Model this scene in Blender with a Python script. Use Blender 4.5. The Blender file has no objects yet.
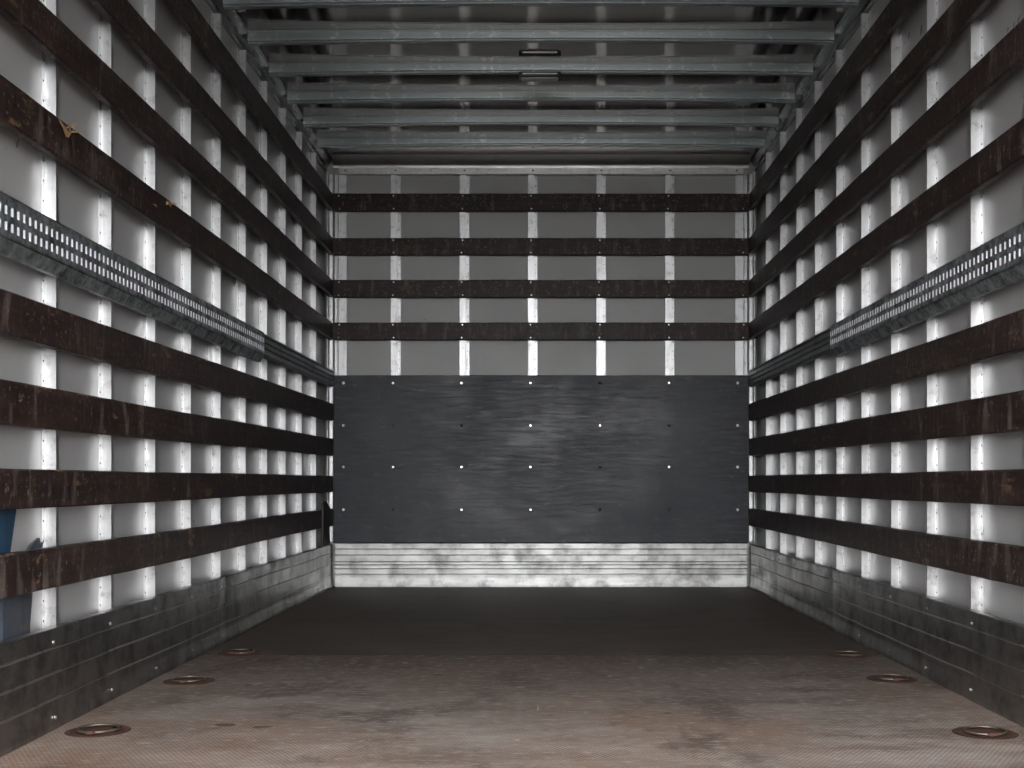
import bpy, bmesh, math, random
from mathutils import Vector, Matrix
random.seed(7)
sc = bpy.context.scene
COL = sc.collection
F = 1219.0                      # focal length in pixels of the 1024 px wide frame
EYE = 0.632                     # eye height above the truck floor

# ---------------------------------------------------------------- camera
cd = bpy.data.cameras.new('camera'); cam = bpy.data.objects.new('camera', cd); COL.objects.link(cam)
cam.location = (0, 0, EYE); cam.rotation_euler = (math.radians(90), 0, 0)
cd.sensor_width = 36; cd.lens = 36 * F / 1024
cd.shift_x = -29 / 1024; cd.shift_y = 97 / 1024
cd.clip_start = 0.02; cd.clip_end = 300
sc.camera = cam
# ---------------------------------------------------------------- world: overcast daylight
W = bpy.data.worlds.new('overcast'); sc.world = W; W.use_nodes = True
nt = W.node_tree; nt.nodes.clear()
wo = nt.nodes.new('ShaderNodeOutputWorld'); bg = nt.nodes.new('ShaderNodeBackground')
bg.inputs['Color'].default_value = (0.975, 0.985, 1.0, 1); bg.inputs['Strength'].default_value = 9.2
nt.links.new(bg.outputs[0], wo.inputs[0])
sc.view_settings.view_transform = 'Standard'; sc.view_settings.look = 'None'
sc.view_settings.exposure = 0.0; sc.view_settings.gamma = 1.0
sc.view_settings.use_curve_mapping = False

# ---------------------------------------------------------------- dimensions (metres)
XS = 1.24       # inner face of slats
TS = 0.025      # slat thickness
XI = XS + TS    # inner plane of studs
SD = 0.030      # stud depth
XP = XI + SD    # panel plane
D0 = 7.27       # front bulkhead slat face
YI = D0 + TS; YP = YI + SD
ZC = 2.560      # roof skin
YR = 0.7        # open rear end
S = 0.408       # stud pitch

# ---------------------------------------------------------------- material helpers
class NT:
    def __init__(s, name):
        s.m = bpy.data.materials.new(name); s.m.use_nodes = True
        s.t = s.m.node_tree; s.b = s.t.nodes['Principled BSDF']
    def n(s, typ, **kw):
        nd = s.t.nodes.new(typ)
        for k, v in kw.items():
            if hasattr(nd, k): setattr(nd, k, v)
            else: nd.inputs[k].default_value = v
        return nd
    def l(s, a, b): s.t.links.new(a, b)
    def coord(s, scale, rnd=True, kind='Object'):
        tc = s.n('ShaderNodeTexCoord'); mp = s.n('ShaderNodeMapping')
        mp.inputs['Scale'].default_value = scale
        s.l(tc.outputs[kind], mp.inputs['Vector'])
        if rnd:
            oi = s.n('ShaderNodeObjectInfo'); mu = s.n('ShaderNodeMath', operation='MULTIPLY'); mu.inputs[1].default_value = 37.0
            cx = s.n('ShaderNodeCombineXYZ'); s.l(oi.outputs['Random'], mu.inputs[0])
            for i in range(3): s.l(mu.outputs[0], cx.inputs[i])
            s.l(cx.outputs[0], mp.inputs['Location'])
        return mp.outputs[0]
    def noise(s, vec, scale=1.0, detail=4.0, rough=0.6):
        nn = s.n('ShaderNodeTexNoise'); nn.inputs['Scale'].default_value = scale
        nn.inputs['Detail'].default_value = detail; nn.inputs['Roughness'].default_value = rough
        s.l(vec, nn.inputs['Vector']); return nn.outputs['Fac']
    def ramp(s, fac, stops):
        r = s.n('ShaderNodeValToRGB'); e = r.color_ramp.elements
        while len(e) < len(stops): e.new(0.5)
        for el, (p, c) in zip(e, stops):
            el.position = p; el.color = (c, c, c, 1) if isinstance(c, (int, float)) else (*c, 1)
        s.l(fac, r.inputs['Fac']); return r.outputs['Color']
    def mix(s, fac, a, b, mode='MIX'):
        m = s.n('ShaderNodeMix', data_type='RGBA', blend_type=mode)
        for sock, v in ((m.inputs[0], fac), (m.inputs[6], a), (m.inputs[7], b)):
            if isinstance(v, (int, float)): sock.default_value = v
            elif isinstance(v, tuple): sock.default_value = (*v, 1)
            else: s.l(v, sock)
        return m.outputs[2]
    def math(s, op, a, b=0.0):
        m = s.n('ShaderNodeMath', operation=op)
        for i, v in enumerate((a, b)):
            if isinstance(v, (int, float)): m.inputs[i].default_value = v
            else: s.l(v, m.inputs[i])
        return m.outputs[0]
    def base(s, c):
        if isinstance(c, tuple): s.b.inputs['Base Color'].default_value = (*c, 1)
        else: s.l(c, s.b.inputs['Base Color'])
    def rough(s, c):
        if isinstance(c, (int, float)): s.b.inputs['Roughness'].default_value = c
        else: s.l(c, s.b.inputs['Roughness'])
    def metal(s, v): s.b.inputs['Metallic'].default_value = v
    def bump(s, h, strength=0.3, dist=0.002):
        b = s.n('ShaderNodeBump'); b.inputs['Strength'].default_value = strength; b.inputs['Distance'].default_value = dist
        s.l(h, b.inputs['Height']); s.l(b.outputs[0], s.b.inputs['Normal'])

def M_simple(name, col, rough, metal=0.0):
    k = NT(name); k.base(col); k.rough(rough); k.metal(metal); return k.m

def M_wood(name, axis):
    # dark varnished slat wood; axis = the long direction (0 x, 1 y)
    k = NT(name)
    g = [70, 70, 70]; g[axis] = 3.0
    grain = k.noise(k.coord(tuple(g)), 1.0, 5, .6)
    c = k.ramp(grain, [(.3, (.010, .0062, .0055)), (.55, (.029, .0150, .0125)), (.75, (.058, .030, .024))])
    v = [30, 30, 30]; v[axis] = 22; v[2] = 5
    sc1 = k.noise(k.coord(tuple(v)), 1.0, 6, .7)
    scm = k.ramp(sc1, [(.53, 0), (.68, .60)])
    c = k.mix(scm, c, (.19, .155, .14))
    v2 = [24, 24, 24]; v2[axis] = 9
    ch = k.noise(k.coord(tuple(v2)), 1.0, 7, .65)
    blot = k.noise(k.coord((1.6, 1.6, 1.6)), 1.0, 2, .5)
    chm = k.math('MULTIPLY', k.ramp(ch, [(.59, 0), (.625, .9)]), k.ramp(blot, [(.48, .0), (.62, 1)]))
    c = k.mix(chm, c, (.20, .125, .07) if axis == 1 else (.085, .055, .035))
    fine = k.noise(k.coord((60, 60, 60)), 1.0, 3, .6)
    c = k.mix(k.ramp(fine, [(.61, 0), (.66, .5)]), c, (.24, .20, .18))
    k.base(c); k.rough(k.ramp(sc1, [(.3, .38), (.8, .62)]))
    k.b.inputs['Specular IOR Level'].default_value = .28
    k.bump(k.mix(.5, grain, ch), .35, .002)
    return k.m

def M_alu(name, col=(.80, .81, .82), r=(.28, .48), axis=2, dirt_glint=.35, metal=1.0, dirt_glint_col=(.22, .20, .18), sc_=(60, 60, 60), slow=2.0, bmp=.12, thr=.55, bls=9):
    k = NT(name)
    g = list(sc_); g[axis] = slow
    st = k.noise(k.coord(tuple(g)), 1.0, 5, .6)
    bl = k.noise(k.coord((bls, bls, bls)), 1.0, 6, .68)
    c = k.mix(k.ramp(st, [(.35, 0), (.7, .22)]), col, tuple(x * .6 for x in col))
    c = k.mix(k.ramp(bl, [(thr, 0), (thr + .2, dirt_glint)]), c, dirt_glint_col)
    k.base(c); k.metal(metal)
    k.rough(k.ramp(k.mix(.5, st, bl), [(.3, r[0]), (.7, r[1])]))
    k.bump(bl, bmp, .004)
    return k.m

m_wood_y = M_wood('dark slat wood lengthwise', 1)
m_wood_x = M_wood('dark slat wood crosswise', 0)
m_stud = M_alu('stud aluminium', (.68, .68, .685), (.32, .50), 2, .65, bmp=.03, bls=26, thr=.54)
m_rivet = M_simple('dull rivet', (.12, .12, .12), .6, .5)
m_screw = M_simple('zinc screw head', (.85, .85, .83), .3, 1.0)
m_black = M_simple('black recess', (.006, .006, .006), .8)
m_kick = M_alu('scuffed dark aluminium skirting', (.40, .39, .385), (.26, .48), 1, .60, 1.0, (.08, .076, .072), (40, 40, 40), 4.0, thr=.44)
m_bead = M_alu('worn bright bead', (.62, .60, .58), (.35, .5), 1, .9, 1.0, (.12, .11, .10))
m_kick_b = M_alu('bright scuffed aluminium skirting', (.42, .42, .41), (.34, .48), 0, .75, 1.0, (.13, .125, .12), (30, 30, 90), 5.0, thr=.45)
m_bow = M_alu('galvanised roof bow', (.50, .55, .56), (.30, .42), 0, 1.0, 1.0, (.97, .97, .97), (60, 60, 60), 1.0, bls=24, thr=.56)  # near-white patches paint glints on scraped metal
m_top = M_alu('dull aluminium cant rail', (.24, .24, .245), (.22, .36), 1, .4)
m_header = M_alu('aluminium header', (.62, .61, .60), (.25, .40), 0, .4)

def M_galv():
    k = NT('mottled galvanised steel')
    v = k.n('ShaderNodeTexVoronoi'); v.inputs['Scale'].default_value = 45.0
    k.l(k.coord((1, 1, 1)), v.inputs['Vector'])
    bl = k.noise(k.coord((14, 14, 14)), 1.0, 5, .7)
    c = k.ramp(v.outputs['Distance'], [(0, (.26, .29, .30)), (.6, (.60, .65, .66))])
    c = k.mix(k.ramp(bl, [(.42, 0), (.66, .8)]), c, (.08, .10, .10))
    k.base(c); k.metal(.9); k.rough(k.ramp(bl, [(.3, .34), (.7, .6)])); k.bump(bl, .3, .003)
    return k.m
m_galv = M_galv()
m_dull = M_alu('dull dark steel', (.26, .275, .28), (.4, .6), 1, .8, .9, (.05, .055, .055), (50, 50, 50), 3.0)
m_slot = M_simple('bare slot edge', (.95, .95, 1.0), .5, .15)

def M_panel(name, col, r, metal=0.0):
    k = NT(name)
    bl = k.noise(k.coord((3, 3, 3), False), 1.0, 4, .6)
    sp = k.noise(k.coord((38, 38, 38), False), 1.0, 4, .7)
    c = k.mix(k.ramp(bl, [(.35, 0), (.7, .25)]), col, tuple(x * .72 for x in col))
    c = k.mix(k.ramp(sp, [(.70, 0), (.75, .6)]), c, (.10, .09, .08))
    k.base(c); k.rough(k.ramp(bl, [(.3, r), (.7, r + .12)])); k.metal(metal)
    return k.m
m_panel = M_panel('light grey coated wall skin', (.53, .52, .515), .27, .30)
m_panel_b = M_panel('grey coated bulkhead skin', (.44, .44, .43), .42)

def M_roof():
    k = NT('mill finish roof sheet')
    st = k.noise(k.coord((2, 30, 2), False), 1.0, 4, .6)
    k.base(k.ramp(st, [(.3, (.24, .228, .216)), (.7, (.31, .295, .28))])); k.metal(1.0)
    k.rough(k.ramp(st, [(.3, .06), (.7, .10)]))
    return k.m
m_roof = M_roof()

def M_ply():
    k = NT('black film faced plywood')
    st = k.noise(k.coord((5, 5, 55), False), 1.0, 6, .65)
    bl = k.noise(k.coord((2.2, 2.2, 2.2), False), 1.0, 4, .55)
    sp = k.noise(k.coord((12, 12, 38), False), 1.0, 6, .78)
    c = k.ramp(st, [(.38, (.007, .0075, .009)), (.62, (.046, .049, .058))])
    c = k.mix(k.ramp(bl, [(.47, 0), (.60, .5)]), c, (.062, .066, .076))
    c = k.mix(k.ramp(sp, [(.57, 0), (.65, .55)]), c, (.16, .165, .175))
    c = k.mix(k.ramp(sp, [(.33, .7), (.40, 0)]), c, (.010, .010, .010))
    k.base(c); k.rough(k.ramp(k.mix(.5, st, bl), [(.40, .28), (.60, .55)])); k.bump(k.mix(.5, st, sp), .25, .002)
    k.b.inputs['Specular IOR Level'].default_value = .3
    return k.m
m_ply = M_ply()

STAINS = []      # (px, py, half width px) dark scars read off the floor
def fl(px, py, z=0.0):
    D = F * (EYE - z) / (py - 481.0); return ((px - 541.0) * D / F, D)
def M_floor():
    k = NT('worn brown anti slip phenolic floor')
    tc = k.n('ShaderNodeTexCoord'); P = tc.outputs['Object']
    sx = k.n('ShaderNodeSeparateXYZ'); k.l(P, sx.inputs[0]); X, Y = sx.outputs[0], sx.outputs[1]
    big = k.noise(k.coord((.9, .9, .9), False), 1.0, 5, .6)
    mid = k.noise(k.coord((2.6, 7, 4), False), 1.0, 6, .7)
    fine = k.noise(k.coord((22, 60, 30), False), 1.0, 5, .7)
    lon = k.noise(k.coord((26, 1.1, 4), False), 1.0, 5, .65)
    worn = k.ramp(mid, [(.34, (.23, .17, .14)), (.52, (.39, .315, .27)), (.68, (.52, .46, .42))])
    worn = k.mix(k.ramp(big, [(.46, 0), (.60, .70)]), worn, (.36, .22, .15))
    worn = k.mix(k.ramp(lon, [(.52, 0), (.75, .40)]), worn, (.38, .36, .345))
    # boards past the joint keep dark film; nearer floor darkens with depth
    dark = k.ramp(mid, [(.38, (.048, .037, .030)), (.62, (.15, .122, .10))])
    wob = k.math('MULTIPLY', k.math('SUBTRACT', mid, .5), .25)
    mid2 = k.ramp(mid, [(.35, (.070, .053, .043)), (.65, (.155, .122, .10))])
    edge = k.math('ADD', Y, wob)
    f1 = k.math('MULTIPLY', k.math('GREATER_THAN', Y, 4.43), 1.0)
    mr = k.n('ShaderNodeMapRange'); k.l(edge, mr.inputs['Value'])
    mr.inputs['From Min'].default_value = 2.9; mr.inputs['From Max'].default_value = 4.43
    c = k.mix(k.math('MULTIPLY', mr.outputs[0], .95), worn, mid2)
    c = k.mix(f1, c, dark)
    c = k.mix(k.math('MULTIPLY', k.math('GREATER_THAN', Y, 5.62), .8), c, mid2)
    blk = k.noise(k.coord((3.4, 2.2, 3), False), 1.0, 6, .72)
    c = k.mix(k.ramp(blk, [(.36, .55), (.48, 0)]), c, (.050, .038, .032))
    # anti slip wire mesh print, 7 mm
    w = []
    for sgn in (1, -1):
        a = k.math('ADD', k.math('MULTIPLY', X, 520.0), k.math('MULTIPLY', Y, 300.0 * sgn))
        w.append(k.math('SINE', a))
    mesh_ = k.math('MAXIMUM', w[0], w[1])
    c = k.mix(k.ramp(mesh_, [(.45, 0), (.95, .45)]), c, (.055, .044, .038))
    c = k.mix(k.ramp(fine, [(.53, 0), (.66, .6)]), c, k.mix(f1, (.50, .46, .43), (.13, .11, .095)))
    for (px, py, hw, ds) in ((226, 725, 11, .8), (263, 727, 10, .7), (347, 713, 5, 1), (249, 685, 5, 1), (329, 678, 5, .7), (289, 690, 4, .7),
                        (438, 675, 6, 1), (682, 652, 5, .9), (425, 666, 6, .6), (192, 649, 6, .6), (668, 713, 4, .8)):
        x0, y0 = fl(px, py); rx = hw * y0 / F; ry = rx * .7
        a = k.math('POWER', k.math('DIVIDE', k.math('SUBTRACT', X, x0), rx), 2.0)
        b = k.math('POWER', k.math('DIVIDE', k.math('SUBTRACT', Y, y0), ry), 2.0)
        d = k.math('ADD', k.math('ADD', a, b), k.math('MULTIPLY', k.math('SUBTRACT', fine, .5), 2.0))
        c = k.mix(k.math('MULTIPLY', k.math('LESS_THAN', d, 1.0), ds * .75), c, (.028, .018, .014))
    for (px, py, hw, hh) in ((520, 687, 5, .008), (581, 696, 12, .004), (405, 663, 3, .01), (610, 676, 3, .01), (538, 708, .6, .045), (517, 740, 4, .008), (145, 743, 9, .006), (641, 668, 3, .01)):
        x0, y0 = fl(px, py); rx = hw * y0 / F
        a = k.math('POWER', k.math('DIVIDE', k.math('SUBTRACT', X, x0), rx), 2.0)
        b = k.math('POWER', k.math('DIVIDE', k.math('SUBTRACT', Y, y0), hh), 2.0)
        c = k.mix(k.math('MULTIPLY', k.math('LESS_THAN', k.math('ADD', a, b), 1.0), .7), c, (.50, .47, .44))
    # board joints
    for yj in (4.43, 5.62):
        d = k.math('ABSOLUTE', k.math('SUBTRACT', Y, yj))
        c = k.mix(k.math('MULTIPLY', k.math('LESS_THAN', d, .004), .8), c, (.01, .008, .007))
    k.base(c); k.rough(k.ramp(mid, [(.3, .50), (.7, .68)])); k.bump(k.mix(.5, mesh_, fine), .35, .0015)
    k.b.inputs['Specular IOR Level'].default_value = .35
    return k.m
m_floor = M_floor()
m_rust = M_alu('rusty steel', (.11, .055, .038), (.5, .75), 0, .8, .2, (.03, .02, .016))
m_ringm = M_alu('worn steel ring', (.22, .18, .15), (.35, .6), 0, .95, .8, (.07, .04, .03), (25, 25, 25), 25)
m_ground = M_panel('dark asphalt yard', (.055, .053, .05), .9)
m_outer = M_simple('white outer skin', (.7, .7, .7), .4)

# ---------------------------------------------------------------- mesh helpers
def new_obj(name, bm, mats, parent=None, smooth=False):
    me = bpy.data.meshes.new(name); bmesh.ops.recalc_face_normals(bm, faces=bm.faces); bm.to_mesh(me); bm.free()
    for m in (mats if isinstance(mats, (list, tuple)) else [mats]): me.materials.append(m)
    if smooth:
        for p in me.polygons: p.use_smooth = True
    o = bpy.data.objects.new(name, me); COL.objects.link(o)
    if parent is not None: o.parent = parent
    return o
def tag(o, label=None, cat=None, group=None, kind=None):
    if label: o['label'] = label
    if cat: o['category'] = cat
    if group: o['group'] = group
    if kind: o['kind'] = kind
    return o
def empty(name, loc=(0, 0, 0)):
    o = bpy.data.objects.new(name, None); COL.objects.link(o); o.location = loc; o.empty_display_size = .05
    return o
def box(bm, x0, x1, y0, y1, z0, z1, mi=0):
    v = [bm.verts.new((x, y, z)) for x in (x0, x1) for y in (y0, y1) for z in (z0, z1)]
    for q in ((0, 1, 3, 2), (4, 6, 7, 5), (0, 4, 5, 1), (2, 3, 7, 6), (0, 2, 6, 4), (1, 5, 7, 3)):
        f = bm.faces.new([v[i] for i in q]); f.material_index = mi
    return v
def sweep(bm, prof, stations, mapf, mi=0):
    """closed profile [(a, b)] carried through stations; mapf(a, b, s) -> point"""
    rings = [[bm.verts.new(mapf(a, b, s)) for a, b in prof] for s in stations]
    n = len(prof)
    for r0, r1 in zip(rings, rings[1:]):
        for i in range(n):
            f = bm.faces.new((r0[i], r0[(i + 1) % n], r1[(i + 1) % n], r1[i])); f.material_index = mi
    for r in (rings[0], rings[-1]):
        f = bm.faces.new(r); f.material_index = mi
def disc(bm, c, axis, r, h, seg=8, dome=.6, mi=0):
    """low domed button: c centre of base, axis unit vector"""
    ax = Vector(axis); up = Vector((0, 0, 1)) if abs(ax.z) < .9 else Vector((1, 0, 0))
    u = ax.cross(up).normalized(); w = ax.cross(u).normalized(); c = Vector(c)
    rings = []
    for rr, hh in ((r, 0), (r, h * .4), (r * dome, h)):
        rings.append([bm.verts.new(c + u * rr * math.cos(2 * math.pi * i / seg) + w * rr * math.sin(2 * math.pi * i / seg) + ax * hh) for i in range(seg)])
    for a, b in zip(rings, rings[1:]):
        for i in range(seg):
            f = bm.faces.new((a[i], a[(i + 1) % seg], b[(i + 1) % seg], b[i])); f.material_index = mi
    for rr in (rings[0], rings[-1]):
        f = bm.faces.new(rr); f.material_index = mi
def copy_tree(o, parent=None):
    c = o.copy(); COL.objects.link(c)
    if parent is not None: c.parent = parent
    for ch in list(o.children): copy_tree(ch, c)
    return c
SIDE = {'left': -1, 'right': 1}
ORD = ['first', 'second', 'third', 'fourth', 'fifth', 'sixth', 'seventh', 'eighth', 'ninth', 'tenth', 'eleventh', 'twelfth']

# ---------------------------------------------------------------- setting
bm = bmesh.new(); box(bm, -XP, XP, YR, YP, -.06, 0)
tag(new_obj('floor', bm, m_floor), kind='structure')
for side, s in SIDE.items():
    bm = bmesh.new(); box(bm, min(s * XP, s * (XP + .03)), max(s * XP, s * (XP + .03)), YR, YP + .03, -.06, ZC + .03)
    tag(new_obj('wall_' + side, bm, m_panel), kind='structure')
bm = bmesh.new(); box(bm, -XP, XP, YP, YP + .03, -.06, ZC + .03)
tag(new_obj('wall_front', bm, m_panel_b), kind='structure')
bm = bmesh.new(); box(bm, -XP, XP, YR, YP, ZC, ZC + .03)
tag(new_obj('ceiling', bm, m_roof), kind='structure')
bm = bmesh.new(); box(bm, -40, 40, -50, 30, -1.25, -1.15)
tag(new_obj('ground', bm, m_ground), kind='structure')

# unseen rear portal frame added to keep light off the upper walls
bm = bmesh.new(); box(bm, -XP, XP, YR - .10, YR, 2.40, ZC + .03)
tag(new_obj('trim_1', bm, m_outer), kind='structure')
for i, s in enumerate((-1, 1)):
    bm = bmesh.new(); box(bm, min(s * (XP + .03), s * XS), max(s * (XP + .03), s * XS), YR - .10, YR, -.06, 2.40)
    tag(new_obj('trim_%d' % (i + 2), bm, m_outer), kind='structure')

# cant rails along the top of both side walls
for side, s in SIDE.items():
    prof = [(0, 2.483), (.006, 2.483), (.006, 2.492), (.012, 2.496), (.012, 2.520), (.018, 2.526), (.036, 2.547), (.040, 2.560), (0, 2.560)]
    bm = bmesh.new()
    sweep(bm, prof, [YR, YP], lambda a, b, y: (s * (XP - a), y, b))
    o = new_obj('cant_rail', bm, m_top)
    tag(o, 'dull aluminium rail capping the top of the %s-hand wall under the roof' % side, 'rail', 'cant rails')

# header over the bulkhead: cove plus bright riveted strip
hd = empty('bulkhead_header', (0, YP, 2.47))
prof = [(0, 2.508), (.026, 2.508)] + [(.026 + .105 * (1 - math.cos(a * math.pi / 24)), 2.508 + .052 * math.sin(a * math.pi / 24)) for a in range(1, 13)] + [(0, 2.560)]
bm = bmesh.new(); sweep(bm, prof, [-XI + .02, XI - .02], lambda a, b, x: (x, -a, b - 2.47))
new_obj('cove', bm, m_header, hd)
prof = [(0, 2.464), (.030, 2.464), (.034, 2.468), (.034, 2.504), (.030, 2.508), (0, 2.508)]
bm = bmesh.new(); sweep(bm, prof, [-XS + .03, XS - .03], lambda a, b, x: (x, -a, b - 2.47))
new_obj('flange_strip', bm, m_stud, hd)
BX = [(p - 541) * YI / F for p in (390.8, 459.6, 528.0, 596.5, 665.3)]     # left edges of the bulkhead studs
bm = bmesh.new(); disc(bm, (0, 0, 0), (0, -1, 0), .006, .004)
rv = None
for x in [b + .03 for b in BX] + [-1.17, 1.17]:
    if rv is None: rv = new_obj('rivet', bm, m_rivet, hd); r = rv
    else: r = rv.copy(); COL.objects.link(r)
    r.location = (x, -.034, .02)
tag(hd, 'aluminium header across the top of the end wall, meeting the roof', 'header')

# ---------------------------------------------------------------- wall studs
t = .0025
ZP = [(0, -.043), (t, -.043), (t, -.0205), (SD, -.0205), (SD, 0), (SD - t, 0), (SD - t, -.018), (0, -.018)]
ZB = [(0, -.056), (t, -.056), (t, -.0355), (SD, -.0355), (SD, 0), (SD - t, 0), (SD - t, -.033), (0, -.033)]
def stud_mesh(s, back=False):
    bm = bmesh.new(); zs = [0.001, 2.50]
    if not back:
        sweep(bm, ZP, [.001, 2.478], lambda a, b, z: (-s * a, b, z))
    else:
        sweep(bm, ZB, [.27, 2.468], lambda a, b, z: (-b - .056 + .056, -a, z))
    z = .06
    while z < 2.46:
        if not back: disc(bm, (-s * t, -.034, z), (-s, 0, 0), .0032, .0015, 6, .6, 1)
        else: disc(bm, (.046, -t, z), (0, -1, 0), .0030, .0015, 6, .6, 1)
        z += .052
    me = bpy.data.meshes.new('wall_stud'); bmesh.ops.recalc_face_normals(bm, faces=bm.faces); bm.to_mesh(me); bm.free()
    me.materials.append(m_stud); me.materials.append(m_rivet); return me
for side, s in SIDE.items():
    me = stud_mesh(s)
    for k in range(9, -2, -1):
        o = bpy.data.objects.new('wall_stud', me); COL.objects.link(o)
        o.location = (s * XP, 3.200 + S * k, 0)
        n = 9 - k
        lab = ('bright aluminium upright riveted to the %s-hand wall, %s upright out from the far corner' % (side, ORD[n]))
        tag(o, lab, 'wall upright', 'uprights on the %s-hand wall' % side)
me = stud_mesh(0, True)
BL = ['leftmost', 'second from left', 'middle', 'second from right', 'rightmost']
for i, x in enumerate(BX):
    o = bpy.data.objects.new('wall_stud', me); COL.objects.link(o); o.location = (x, YP, 0)
    tag(o, 'aluminium upright on the end wall between panels, %s of the five' % BL[i], 'wall upright', 'uprights on the end wall')
for side, s in SIDE.items():
    prof = [(-.004, 0), (-.004, -.075), (0, -.075), (0, -.018), (.018, -.012), (.030, -.004), (.046, -.004), (.048, -.007), (.051, -.004), (.073, -.004), (.076, -.004), (.100, -.004), (.1, 0)]
    bm = bmesh.new()
    sweep(bm, prof, [.27, 2.468], lambda a, b, z: (s * (XI - a), YI + .014 + b, z))
    for i in range(46): disc(bm, (s * XI, YI - .045, .06 + .052 * i), (-s, 0, 0), .003, .0015, 6, .6, 1)
    o = new_obj('corner_post', bm, [m_stud, m_rivet])
    tag(o, 'grooved aluminium corner post where the end wall meets the %s-hand wall' % side, 'corner post', 'corner posts')

# ---------------------------------------------------------------- slats
def slat_y(s, za, zb, h, near=YR, far=D0 - .002, bev=.004):
    """side slat, za = bottom at D 2.79, zb = bottom at D0"""
    bm = bmesh.new()
    prof = [(0, 0), (TS - bev, 0), (TS, bev), (TS, h - bev), (TS - bev, h), (0, h)]
    N = 44; ph = random.uniform(0, 6)
    st = [near + (far - near) * i / N for i in range(N + 1)]
    def mp(a, b, y):
        z = za + (zb - za) * (y - 2.79) / (D0 - 2.79)
        wob = .0012 * math.sin(y * 2.1 + ph) + random.uniform(-.0007, .0007)
        if 0 < b < h: wob = 0
        return (-s * a, y, z + b + wob)
    sweep(bm, prof, st, mp)
    return bm
SL = [  # bottom near, bottom far, height, description
    (.358, .366, .103, 'lowest slat, just above the dark skirting'),
    (.565, .568, .096, 'second slat up from the skirting'),
    (.763, .783, .103, 'third slat up from the skirting'),
    (.972, .992, .103, 'slat next below the metal rail'),
    (1.466, 1.474, .102, 'slat next above the metal rail'),
    (1.722, 1.728, .102, 'second slat above the metal rail'),
    (1.975, 1.981, .101, 'third slat above the metal rail'),
    (2.236, 2.243, .102, 'topmost slat, close under the roof')]
side_slats = {}
for side, s in SIDE.items():
    for i, (za, zb, h, ds) in enumerate(SL):
        o = new_obj('wall_slat', slat_y(s, za, zb, h), m_wood_y)
        o.location.x = s * XI
        side_slats[(side, i)] = o
        tag(o, 'dark brown scuffed wooden %s on the %s-hand wall' % (ds, side), 'wall slat', 'wooden slats on the %s-hand wall' % side)
BS = [(1.473, .105, 'lowest of the four, nearest the black board'), (1.727, .105, 'second up of the four'), (1.980, .102, 'third up of the four'), (2.242, .105, 'topmost of the four, under the header')]
scr = None
for zb, h, ds in BS:
    root = empty('wall_slat', (0, D0, zb))
    bm = bmesh.new(); N = 40; e = .004
    prof = [(0, 0), (0, h), (-TS + e, h), (-TS, h - e), (-TS, e), (-TS + e, 0)]
    st = [-XS + .001 + (2 * XS - .002) * i / N for i in range(N + 1)]
    sweep(bm, prof, st, lambda a, b, x: (x, a + TS, b + (random.uniform(-.0008, .0008) if b in (0, h) else 0)))
    new_obj('board', bm, m_wood_x, root)
    for x in [b + .017 for b in BX] + [-1.205, 1.205]:
        for z in (.014, h - .014):
            if scr is None:
                bm = bmesh.new(); disc(bm, (0, 0, 0), (0, -1, 0), .005, .0025); scr = new_obj('screw', bm, m_screw, root); c = scr
            else: c = scr.copy(); COL.objects.link(c); c.parent = root
            c.location = (x + random.uniform(-.004, .004), 0, z)
    tag(root, 'dark wooden slat across the end wall, %s' % ds, 'wall slat', 'wooden slats on the end wall')

# broken splinters on the left slat above the rail
def splinter(bm, p, d, L, w, seed):
    rnd = random.Random(seed); d = Vector(d).normalized(); p = Vector(p); u = d.cross(Vector((1, 0, 0))).normalized(); v = d.cross(u)
    rings = []
    for i in range(6):
        f = i / 5; r = w * (1 - f) ** .7 + .0004
        c = p + d * L * f + u * rnd.uniform(-.15, .15) * w
        rings.append([bm.verts.new(c + u * r * math.cos(a) + v * r * .6 * math.sin(a)) for a in (0, 1.57, 3.14, 4.71)])
    for a, b in zip(rings, rings[1:]):
        for i in range(4): bm.faces.new((a[i], a[(i + 1) % 4], b[(i + 1) % 4], b[i]))
    bm.faces.new(rings[0]); bm.faces.new(rings[-1])
m_pale = M_simple('freshly torn pale wood', (.50, .32, .17), .7)
def wall_pt(px, py, x=-XS):
    D = F * abs(x) / abs(px - 541.0); return (D, EYE + (481.0 - py) * D / F)
bm = bmesh.new()
for i, (ax_, ay, bx_, by, w) in enumerate(((68, 135, 50, 118, .009), (66, 134, 54, 124, .008), (70, 133, 60, 121, .005), (66, 128, 71, 122, .002), (70, 132, 80, 132, .002), (72, 132, 68, 123, .0015))):
    y0, z0 = wall_pt(ax_, ay); y1, z1 = wall_pt(bx_, by)
    d = (0.0, y1 - y0, z1 - z0); L = math.hypot(d[1], d[2])
    splinter(bm, (-XS + .001 + XI, y0, z0), (.02, d[1], d[2]), L, w, i)
o = new_obj('splinter', bm, m_pale, side_slats[('left', 4)]); tag(o, 'pale torn wood splinters')
bm = bmesh.new()
for i, (ax_, ay, bx_, by, w) in enumerate(((166, 203, 172, 204, .006), (170, 206, 163, 200, .005), (156, 206, 146, 204, .005))):
    y0, z0 = wall_pt(ax_, ay); y1, z1 = wall_pt(bx_, by)
    splinter(bm, (-XS + .001 + XI, y0, z0), (.02, y1 - y0, z1 - z0), math.hypot(y1 - y0, z1 - z0), w, i + 9)
o = new_obj('splinter', bm, m_pale, side_slats[('left', 4)]); tag(o, 'small pale torn wood splinters')

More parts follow.
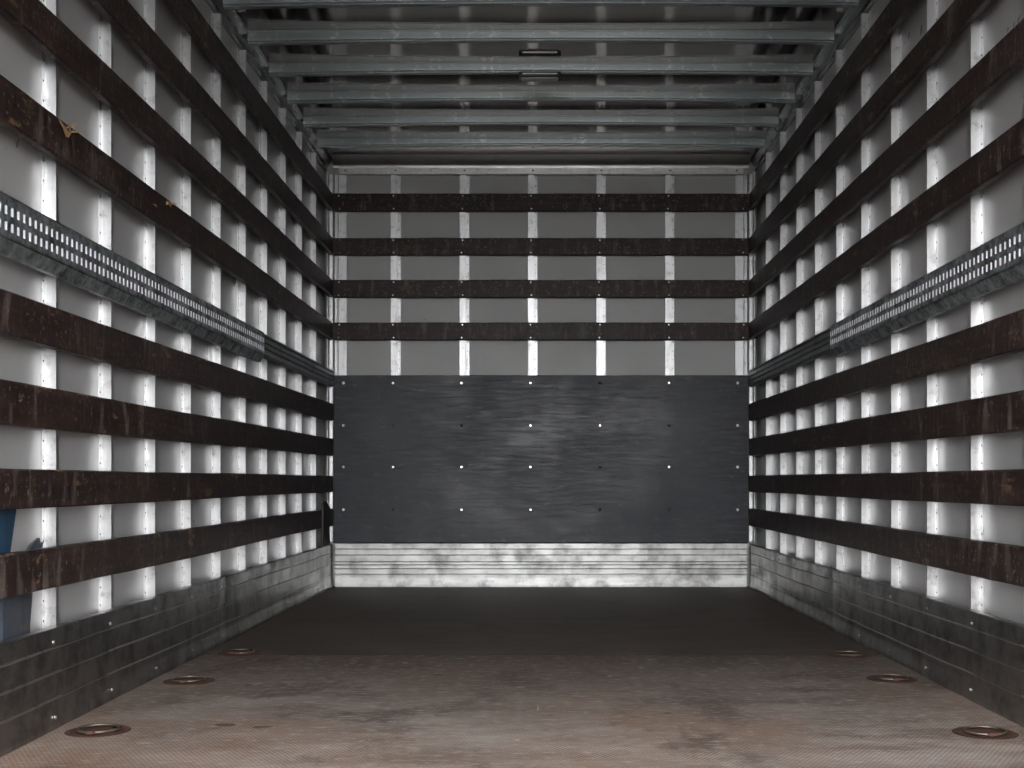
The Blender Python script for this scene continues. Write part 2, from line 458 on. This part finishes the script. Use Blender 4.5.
# ---------------------------------------------------------------- lashing rails
JOINT = {'left': 5.42, 'right': 5.19}
for side, s in SIDE.items():
    yj = JOINT[side]
    root = empty('lashing_rail', (s * XI, YR, 1.18))
    A = .034                                             # face stands this far off the studs
    bm = bmesh.new()
    def slab(y0, y1, z0, z1, a0=A - .006, a1=A, mi=0):
        xa, xb = sorted((-s * a0, -s * a1)); box(bm, xa, xb, y0 - YR, y1 - YR, z0 - 1.18, z1 - 1.18, mi)
    zr = (1.257, 1.220); hh = .0105
    slab(YR, yj, zr[0] + hh, 1.292); slab(YR, yj, zr[1] + hh, zr[0] - hh); slab(YR, yj, 1.190, zr[1] - hh)
    y = YR
    P = .033; W_ = .0145
    while y < yj:
        for z in zr:
            slab(y, min(y + P - W_, yj), z - hh, z + hh)
        y += P
    # punched edge facing the opening, painted near-white for the light it catches
    y = YR
    while y < yj - P:
        for z in zr:
            slab(y + P - .0022, y + P, z - hh, z + hh, A - .0085, A - .0003, 1)
        y += P
    new_obj('perforated_face', bm, [m_galv, m_slot], root)
    bm = bmesh.new()
    prof = [(0, 1.299), (0, 1.301), (.016, 1.301), (A, 1.292), (A, 1.288), (.015, 1.297)]
    sweep(bm, prof, [0, yj - YR], lambda a, b, q: (-s * a, q, b - 1.18))
    new_obj('upper_flange', bm, m_galv, root)
    bm = bmesh.new()
    prof = [(0, 1.164), (0, 1.161), (.016, 1.161), (A, 1.190), (A, 1.194), (.015, 1.165)]
    N = 120
    sweep(bm, prof, [(yj - YR) * i / N for i in range(N + 1)], lambda a, b, q: (-s * (a + (.0025 * math.sin(q * 95) if a > .01 and b < 1.17 else 0)), q, b - 1.18))
    new_obj('lower_flange', bm, m_galv, root)
    tag(root, 'perforated galvanised lashing rail with two rows of slots on the %s-hand wall' % side, 'lashing rail', 'lashing rails')
    # deeper in: grooved rail without slots
    bm = bmesh.new()
    prof = [(0, 1.192), (.016, 1.192), (.030, 1.200), (.030, 1.214), (.022, 1.218), (.022, 1.224), (.030, 1.228), (.030, 1.240), (.022, 1.244), (.022, 1.250), (.030, 1.254), (.030, 1.268), (.022, 1.272), (.022, 1.277), (.030, 1.281), (.030, 1.288), (.016, 1.297), (0, 1.297)]
    sweep(bm, prof, [yj + .003, D0 - .004], lambda a, b, y: (s * (XI - a), y, b))
    o = new_obj('grooved_rail', bm, m_dull)
    tag(o, 'dark grooved metal rail continuing the slotted rail deeper in on the %s-hand wall' % side, 'rail', 'grooved rails')

# ---------------------------------------------------------------- skirting
def kprof(top, t0, lines, foot):
    """outer face profile with raised beads at lines; (a inward from back, z)"""
    p = [(0, 0), (t0 + foot, 0), (t0 + foot, .012), (t0 + foot * .4, .035), (t0, .055)]
    for z in sorted(lines):
        if z < .06: continue
        p += [(t0, z - .0035), (t0 + .004, z - .0012), (t0 + .004, z + .0008), (t0, z + .0035)]
    p += [(t0, top - .004), (t0 - .003, top), (0, top)]
    return p
for side, s in SIDE.items():
    root = empty('skirting_board', (s * XI, YR, 0))
    prof = kprof(.256, .025, [.075, .141, .205], .005)
    bm = bmesh.new()
    ys = [i * .034 for i in range(int((D0 - .01 - YR) / .034) + 1)] + [D0 - .005 - YR]
    rnd = random.Random(5 + s)
    dents = {k: rnd.uniform(.0008, .0024) * (1.2 if k < 4 else 3.6) for k in range(-4, 12)}
    def off(q):
        y = q + YR; o_ = 0
        for k, dd in dents.items(): o_ += dd * math.exp(-((y - (3.17 + S * k)) / .05) ** 2)
        return -o_ + .0016 * math.sin(y * 5.3 + s) * (1 if y > 4 else .5)
    sweep(bm, prof, ys, lambda a, b, q: (-s * (a + (off(q) if a > .01 else 0)), q, b + .0005 + (.002 * math.sin(q * 3) if .05 < b < .25 else 0)))
    for f in bm.faces:
        if abs(f.normal.x) < 1.1:
            cz = f.calc_center_median().z
            if any(abs(cz - zz - .0008) < .0036 for zz in (.075, .141, .205)) and abs(f.calc_center_median().x) > .02: f.material_index = 1
    new_obj('board', bm, [m_kick, m_bead], root)
    bt = None
    for k in range(0, 10):
        for z in (.2215, .031):
            if bt is None:
                bm = bmesh.new(); disc(bm, (0, 0, 0), (-s, 0, 0), .0055, .004); bt = new_obj('bolt', bm, m_screw, root); c = bt
            else: c = bt.copy(); COL.objects.link(c); c.parent = root
            c.location = (-s * (.0245 if z > .1 else .029), 3.10 + S * k - YR, z)
    tag(root, 'dark scuffed aluminium skirting with raised ribs along the foot of the %s-hand wall' % side, 'skirting', 'side skirtings')
root = empty('skirting_board', (0, YI, 0))
prof = kprof(.262, .030, [.075, .108, .131, .150, .190, .225], .002)
bm = bmesh.new(); N = 60
st = [-XS + .012 + (2 * XS - .024) * i / N for i in range(N + 1)]
sweep(bm, prof, st, lambda a, b, x: (x, -a + (.0006 * math.sin(x * 7) + .0005 * math.sin(x * 23 + b * 30) if a > .01 else 0), b + .0005))
new_obj('board', bm, m_kick_b, root)
tag(root, 'bright silver scuffed aluminium skirting under the black board on the end wall', 'skirting')

# ---------------------------------------------------------------- black plywood board on the bulkhead
root = empty('protective_board', (0, YI - .021, .264))
bm = bmesh.new(); e = .002
box(bm, -XS + .003, XS - .003, 0, .018, 0, .999)
b_ = new_obj('board', bm, m_ply, root)
bv = b_.modifiers.new('bevel', 'BEVEL'); bv.width = .002; bv.segments = 2
sx_ = [343.5, 393, 461.5, 530.5, 600, 669, 737.5]; sy_ = [383, 425.5, 467, 509.7]
pat = ['1111011', '1001101', '1111011', '1011001']
bm = bmesh.new(); disc(bm, (0, 0, 0), (0, -1, 0), .0095, .004, 10); me_s = new_obj('screw', bm, m_screw, root).data
first = root.children[-1]
bm = bmesh.new(); disc(bm, (0, 0, 0), (0, -1, 0), .010, .0006, 10, .95); hole0 = new_obj('screw_hole', bm, m_black, root)
u1 = u2 = True
for r, py in enumerate(sy_):
    for c, px in enumerate(sx_):
        x = (px - 541) * (YI - .02) / F; z = EYE + (481 - py) * (YI - .02) / F - .264
        if pat[r][c] == '1':
            o = first if u1 else first.copy(); new = not u1; u1 = False
        else:
            o = hole0 if u2 else hole0.copy(); new = not u2; u2 = False
        if new: COL.objects.link(o); o.parent = root
        o.location = (x, 0, z)
        if pat[r][c] == '0': o['label'] = 'dark recessed screw hole'
tag(root, 'large black film-faced plywood board covering the lower end wall', 'board')

# ---------------------------------------------------------------- roof bows
BN = ['nearest the camera', 'second from the camera', 'third from the camera, above a small lamp', 'fourth from the camera', 'fifth from the camera', 'farthest from the camera']
def bow(y, tilt):
    bm = bmesh.new()
    # hat section: rear web, lower flange, small lips
    prof = [(0, 0), (-.030, 0), (-.030, -.003), (-.003, -.003), (-.003, -.034), (0, -.040), (.034, -.040), (.036, -.034), (.036, -.003), (.062, -.003), (.062, 0)]
    prof = [(-.020, 0), (-.020, -.003), (-.002, -.003), (0, -.026), (.008, -.030), (.008, -.032), (.004, -.033), (.004, -.036), (.034, -.036), (.036, -.033), (.038, -.003), (.058, -.003), (.058, 0)]
    N = 24
    st = [-(XI - .008) + 2 * (XI - .008) * i / N for i in range(N + 1)]
    sweep(bm, prof, st, lambda a, b, x: (x, a, b + (0 if b > -.01 else -.012 * (x / XI) ** 2 + tilt * (x - .2) )))
    return new_obj('roof_bow', bm, m_bow)
bows = [4.818 + S * i for i in range(6)]
for i, y in enumerate(bows):
    o = bow(y + .005, [.003, .002, .001, .0015, .001, 0][i]); o.location = (0, y, ZC - .0005)
    tag(o, 'grey galvanised roof beam spanning the ceiling, %s' % BN[i], 'roof beam', 'roof beams')
for j, y in enumerate([4.818 - S * i for i in range(1, 3)]):
    o = bow(y, 0); o.location = (0, y, ZC - .0005)
    tag(o, 'grey galvanised roof beam just above the top edge of the picture, %s' % ['nearer the far beams', 'nearer the open end'][j], 'roof beam', 'roof beams')

# small lamp under the third bow
ly = bows[2]
root = empty('ceiling_lamp', (-.005, ly + .018, ZC - .0375))
bm = bmesh.new(); v = box(bm, -.097, .097, -.030, .030, -.024, 0)
o = new_obj('housing', bm, M_simple('black plastic', (.012, .012, .012), .4), root)
b = o.modifiers.new('b', 'BEVEL'); b.width = .006; b.segments = 3
bm = bmesh.new(); box(bm, -.085, .085, -.024, .024, -.032, -.024)
o = new_obj('lens', bm, M_simple('clouded lens', (.42, .42, .40), .3), root)
b = o.modifiers.new('b', 'BEVEL'); b.width = .004; b.segments = 2
bm = bmesh.new(); box(bm, -.080, .080, -.0315, -.0295, -.014, -.009)
new_obj('trim_strip', bm, m_screw, root)
tag(root, 'small oblong black lamp fixed under the third roof beam near the middle', 'lamp')

# ---------------------------------------------------------------- floor anchors
def anchor():
    root = empty('floor_anchor')
    bm = bmesh.new(); n = 28
    def ring(r, z): return [bm.verts.new((r * math.cos(2 * math.pi * i / n), r * math.sin(2 * math.pi * i / n), z)) for i in range(n)]
    rr = [ring(.080, .0004), ring(.077, .002), ring(.066, .002), ring(.062, .0010)]
    for a, b in zip(rr, rr[1:]):
        for i in range(n): bm.faces.new((a[i], a[(i + 1) % n], b[(i + 1) % n], b[i]))
    bm.faces.new(rr[0]); bm.faces.new(rr[-1])
    new_obj('flange', bm, m_rust, root)
    bm = bmesh.new(); R_, r_ = .050, .0035
    vs = [[bm.verts.new(((R_ + r_ * math.cos(b)) * math.cos(a), (R_ + r_ * math.cos(b)) * math.sin(a), .0065 + r_ * math.sin(b))) for b in [2 * math.pi * j / 8 for j in range(8)]] for a in [2 * math.pi * i / n for i in range(n)]]
    for i in range(n):
        for j in range(8):
            bm.faces.new((vs[i][j], vs[(i + 1) % n][j], vs[(i + 1) % n][(j + 1) % 8], vs[i][(j + 1) % 8]))
    new_obj('ring', bm, m_ringm, root, True)
    bm = bmesh.new(); box(bm, -.012, .012, -.060, -.040, .002, .011)
    o = new_obj('ring_clip', bm, m_rust, root); b = o.modifiers.new('b', 'BEVEL'); b.width = .003
    return root
a0 = None
for side, pts in (('left', ((97, 731), (189, 681), (240, 653))), ('right', ((985, 733), (898, 679), (851, 655)))):
    for (px, py), ds in zip(pts, ('nearest the camera', 'middle one of three', 'farthest from the camera')):
        x, y = fl(px, py)
        if a0 is None: a0 = anchor(); o = a0
        else: o = copy_tree(a0)
        x = max(-1.12, min(1.12, x))
        o.location = (x, y, 0)
        tag(o, 'rusty round lashing ring set in the floor by the %s-hand skirting, %s' % (side, ds), 'lashing ring', 'floor lashing rings')

# ---------------------------------------------------------------- boards stuck behind the left slats
def plate(name, pts, x0, x1, m):
    """upright thin board whose outline is given by (y, z) points"""
    bm = bmesh.new(); sweep(bm, pts, [x0, x1], lambda a, b, x: (x, a, b)); return new_obj(name, bm, m)
def M_blue(name, col, col2):
    k = NT(name); n1 = k.noise(k.coord((20, 20, 3)), 1.0, 5, .65); n2 = k.noise(k.coord((14, 14, 14)), 1, 5, .7)
    c = k.mix(k.ramp(n1, [(.35, 0), (.7, 1)]), col, tuple(v * .5 for v in col))
    c = k.mix(k.ramp(n2, [(.58, 0), (.68, .6)]), c, col2); k.base(c); k.rough(.55); k.bump(n1, .3, .003); return k.m
xb = -XP + .003
def wp(px, py): return wall_pt(px, py, -XI - .008)
pA = [wp(22, 505), wp(15, 555), wp(8, 600)]
pts = [(pA[0][0] + .004, .645), pA[0], pA[1], pA[2], (2.87, .01), (2.72, .01), (2.76, .645)]
o = plate('blue_board', pts, xb, xb + .007, M_blue('worn blue paint', (.022, .070, .135), (.03, .035, .04)))
tag(o, 'worn blue board wedged behind the lowest left-hand slats at the picture edge', 'board')
pB = [wp(p, q) for p, q in ((33, 650), (32, 625), (34, 600), (36, 570), (43, 553), (45.5, 542), (42.5, 544.5), (41.5, 538), (34, 545), (29, 552), (16, 575), (5, 600), (4, 645))]
pB[0] = (pB[0][0], .02); pB[-1] = (pB[-1][0], .02)
o = plate('broken_plank', pB, xb + .0075, xb + .0145, M_blue('grey blue worn wood', (.075, .085, .105), (.16, .10, .07)))
tag(o, 'grey-blue plank with a splintered dark forked tip behind the lowest left-hand slat', 'plank')

# brown offcut jammed in the far left corner above the skirting
y0 = 6.86
o = plate('wood_offcut', [(y0, .262), (y0 + .02, .36), (y0 + .03, .50), (y0 + .10, .52), (y0 + .26, .47), (y0 + .30, .41), (y0 + .22, .36), (y0 + .24, .262)], -XS + .001, -XS + .012, M_blue('brown torn plywood', (.030, .018, .015), (.05, .03, .02)))
tag(o, 'dark brown torn plywood offcut jammed in the far left corner above the skirting', 'offcut')
